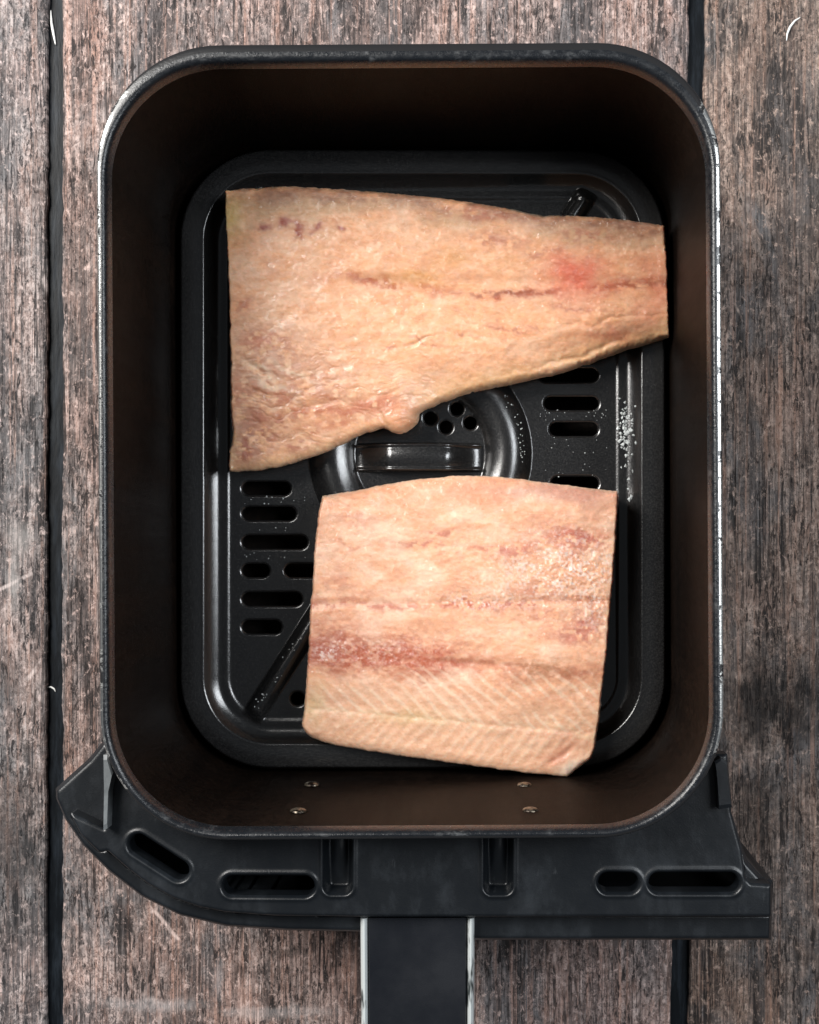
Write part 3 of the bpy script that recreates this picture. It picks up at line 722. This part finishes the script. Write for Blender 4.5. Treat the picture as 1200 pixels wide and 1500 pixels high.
    c = blend(c, np.exp(-((wy-spine(px))/4)**2)*.35*low, (.76, .58, .38))
    c = blend(c, gauss(wx, wy, 600, 1050, 40, 12)*.4 + gauss(wx, wy, 460, 1030, 14, 24)*.4, (.60, .44, .2))
    c = blend(c, gauss(wx, wy, 815, 1105, 30, 12, -35)*.8, (.58, .24, .15)); c = blend(c, gauss(px, py, 836, 1124, 20, 8, -30)*.8, (.82, .68, .56))
    # frost
    fr = gauss(wx, wy, 840, 830, 80, 44)+.9*gauss(wx, wy, 690, 878, 40, 8)+.32*gauss(wx, wy, 540, 950, 90, 18)+.6*gauss(wx, wy, 875, 890, 22, 30)+.4*gauss(wx, wy, 770, 850, 80, 40)+.6*gauss(wx, wy, 482, 955, 14, 10)
    cr = fbm(px/3.4, py/3.0, 181, 3)+.35*(fbm(px/16, py/12, 184, 3)-.5)
    c = blend(c, np.clip(fr, 0, 1)*sm(.50, .72, cr)*.6, (.93, .84, .78))
    c = blend(c, sm(4.5, 0, s)*.6, (.80, .58, .42))
    return np.clip(c*(.90+.20*fbm(px/5, py/5, 190, 3)[..., None]), 0, .95)
M2 = flesh_mat('flesh_lower', 4.0)
fish2 = heightfield('fish_fillet', (432, 916, 688, 1148), 1.3, .043, f2_sdf, f2_h, ZFB, M2, f2_c, skirt_in=.0012)
fish2['label'] = 'squarish raw fish fillet with frosty patches and herringbone stripes along one edge'; fish2['category'] = 'fish fillet'; fish2['group'] = 'raw fish fillets in the basket'

# ================================================================== small stuff
ICE = NT('ice'); ICE.set(Base_Color=(.78, .82, .82), Roughness=.18, IOR=1.31); ICE.b.inputs['Transmission Weight'].default_value = .3
V = []; F = []
def shard(px, py, z, r):
    X, Y = W(px, py, z); b = len(V)
    for sx, sy, sz in ((1, 0, 0), (-1, 0, 0), (0, 1, 0), (0, -1, 0), (0, 0, 1), (0, 0, -1)):
        k = r*random.uniform(.5, 1.2); V.append((float(X)+sx*k+random.uniform(-.3, .3)*r, float(Y)+sy*k+random.uniform(-.3, .3)*r, z+sz*k*.6))
    for f in ((0, 2, 4), (2, 1, 4), (1, 3, 4), (3, 0, 4), (2, 0, 5), (1, 2, 5), (3, 1, 5), (0, 3, 5)): F.append(tuple(b+i for i in f))
def ph(px, py): return float(p_h(np.array([[float(px)]]), np.array([[float(py)]]), None)[0, 0])
def crumb(px, py, r): shard(px, py, ph(px, py)+r*.35, r)
for _ in range(95):
    py = random.gauss(625, 22); crumb(random.gauss(917, 5.5), py, random.choice([.0003, .0004, .0006, .0008, .0010]))
for py in (684, 690, 702, 716, 727, 732): crumb(random.gauss(922, 3), py, random.uniform(.0006, .0012))
for _ in range(32):
    a = random.uniform(-42, 5); r = random.gauss(151, 3); crumb(CX+r*math.cos(math.radians(a)), CY+r*math.sin(math.radians(a))*1.0, random.uniform(.0002, .0004))
for _ in range(45): crumb(random.uniform(785, 890), random.choice([random.uniform(600, 616), random.uniform(640, 700)]), random.uniform(.00015, .00033))
for _ in range(25): crumb(random.uniform(350, 450), random.choice([734, 773, 815])+random.gauss(0, 4), random.uniform(.0002, .0004))
for _ in range(22):
    t = random.random(); crumb(440-70*t+random.gauss(0, 3), 935+110*t+random.gauss(0, 3), random.uniform(.0002, .0005))
ice = link(mesh_from(V, F, False), 'ice_crystals', ICE.m); ice['kind'] = 'stuff'; ice['label'] = 'tiny white ice crystals scattered over the ribs of the black plate'; ice['category'] = 'ice'

FIB = NT('white_lint'); FIB.set(Base_Color=(.8, .8, .78), Roughness=.7)
def fibre(pts, r, label):
    P = []
    for i in range(len(pts)-1):
        for k in range(6):
            t = k/6; P.append((pts[i][0]*(1-t)+pts[i+1][0]*t, pts[i][1]*(1-t)+pts[i+1][1]*t))
    P.append(pts[-1]); V = []; F = []; n = 6; z = pts_z
    for i, (px, py) in enumerate(P):
        a, b = P[max(0, i-1)], P[min(len(P)-1, i+1)]; tx, ty = b[0]-a[0], -(b[1]-a[1]); l = math.hypot(tx, ty); nx, ny = -ty/l, tx/l
        X, Y = W(px, py, z); tap = r*(.35+.65*math.sin(math.pi*(i+.5)/len(P)))
        for j in range(n):
            q = 2*math.pi*j/n; V.append((float(X)+nx*tap*math.cos(q), float(Y)+ny*tap*math.cos(q), z+r*.9+tap*math.sin(q)))
    F = [(i*n+j, i*n+(j+1) % n, (i+1)*n+(j+1) % n, (i+1)*n+j) for i in range(len(P)-1) for j in range(n)] + [tuple(range(n))[::-1], tuple(range((len(P)-1)*n, len(P)*n))]
    o = link(mesh_from(V, F), 'lint_fibre', FIB.m); fix_normals(o); o['label'] = label; o['category'] = 'lint'; return o
pts_z = 0.0
fibre([(1152, 60), (1153, 50), (1157, 40), (1164, 31), (1172, 26)], .0005, 'short curved white fibre lying on the brown plank beside the gap')
pts_z = -.0034
fibre([(69, 1007), (75, 1006), (80, 1009), (82, 1013)], .0004, 'small hooked white fibre lying down in the dark plank gap')
fibre([(75, 16), (76, 34), (79, 50), (82, 66)], .0006, 'straight pale fibre lying along the dark plank gap')
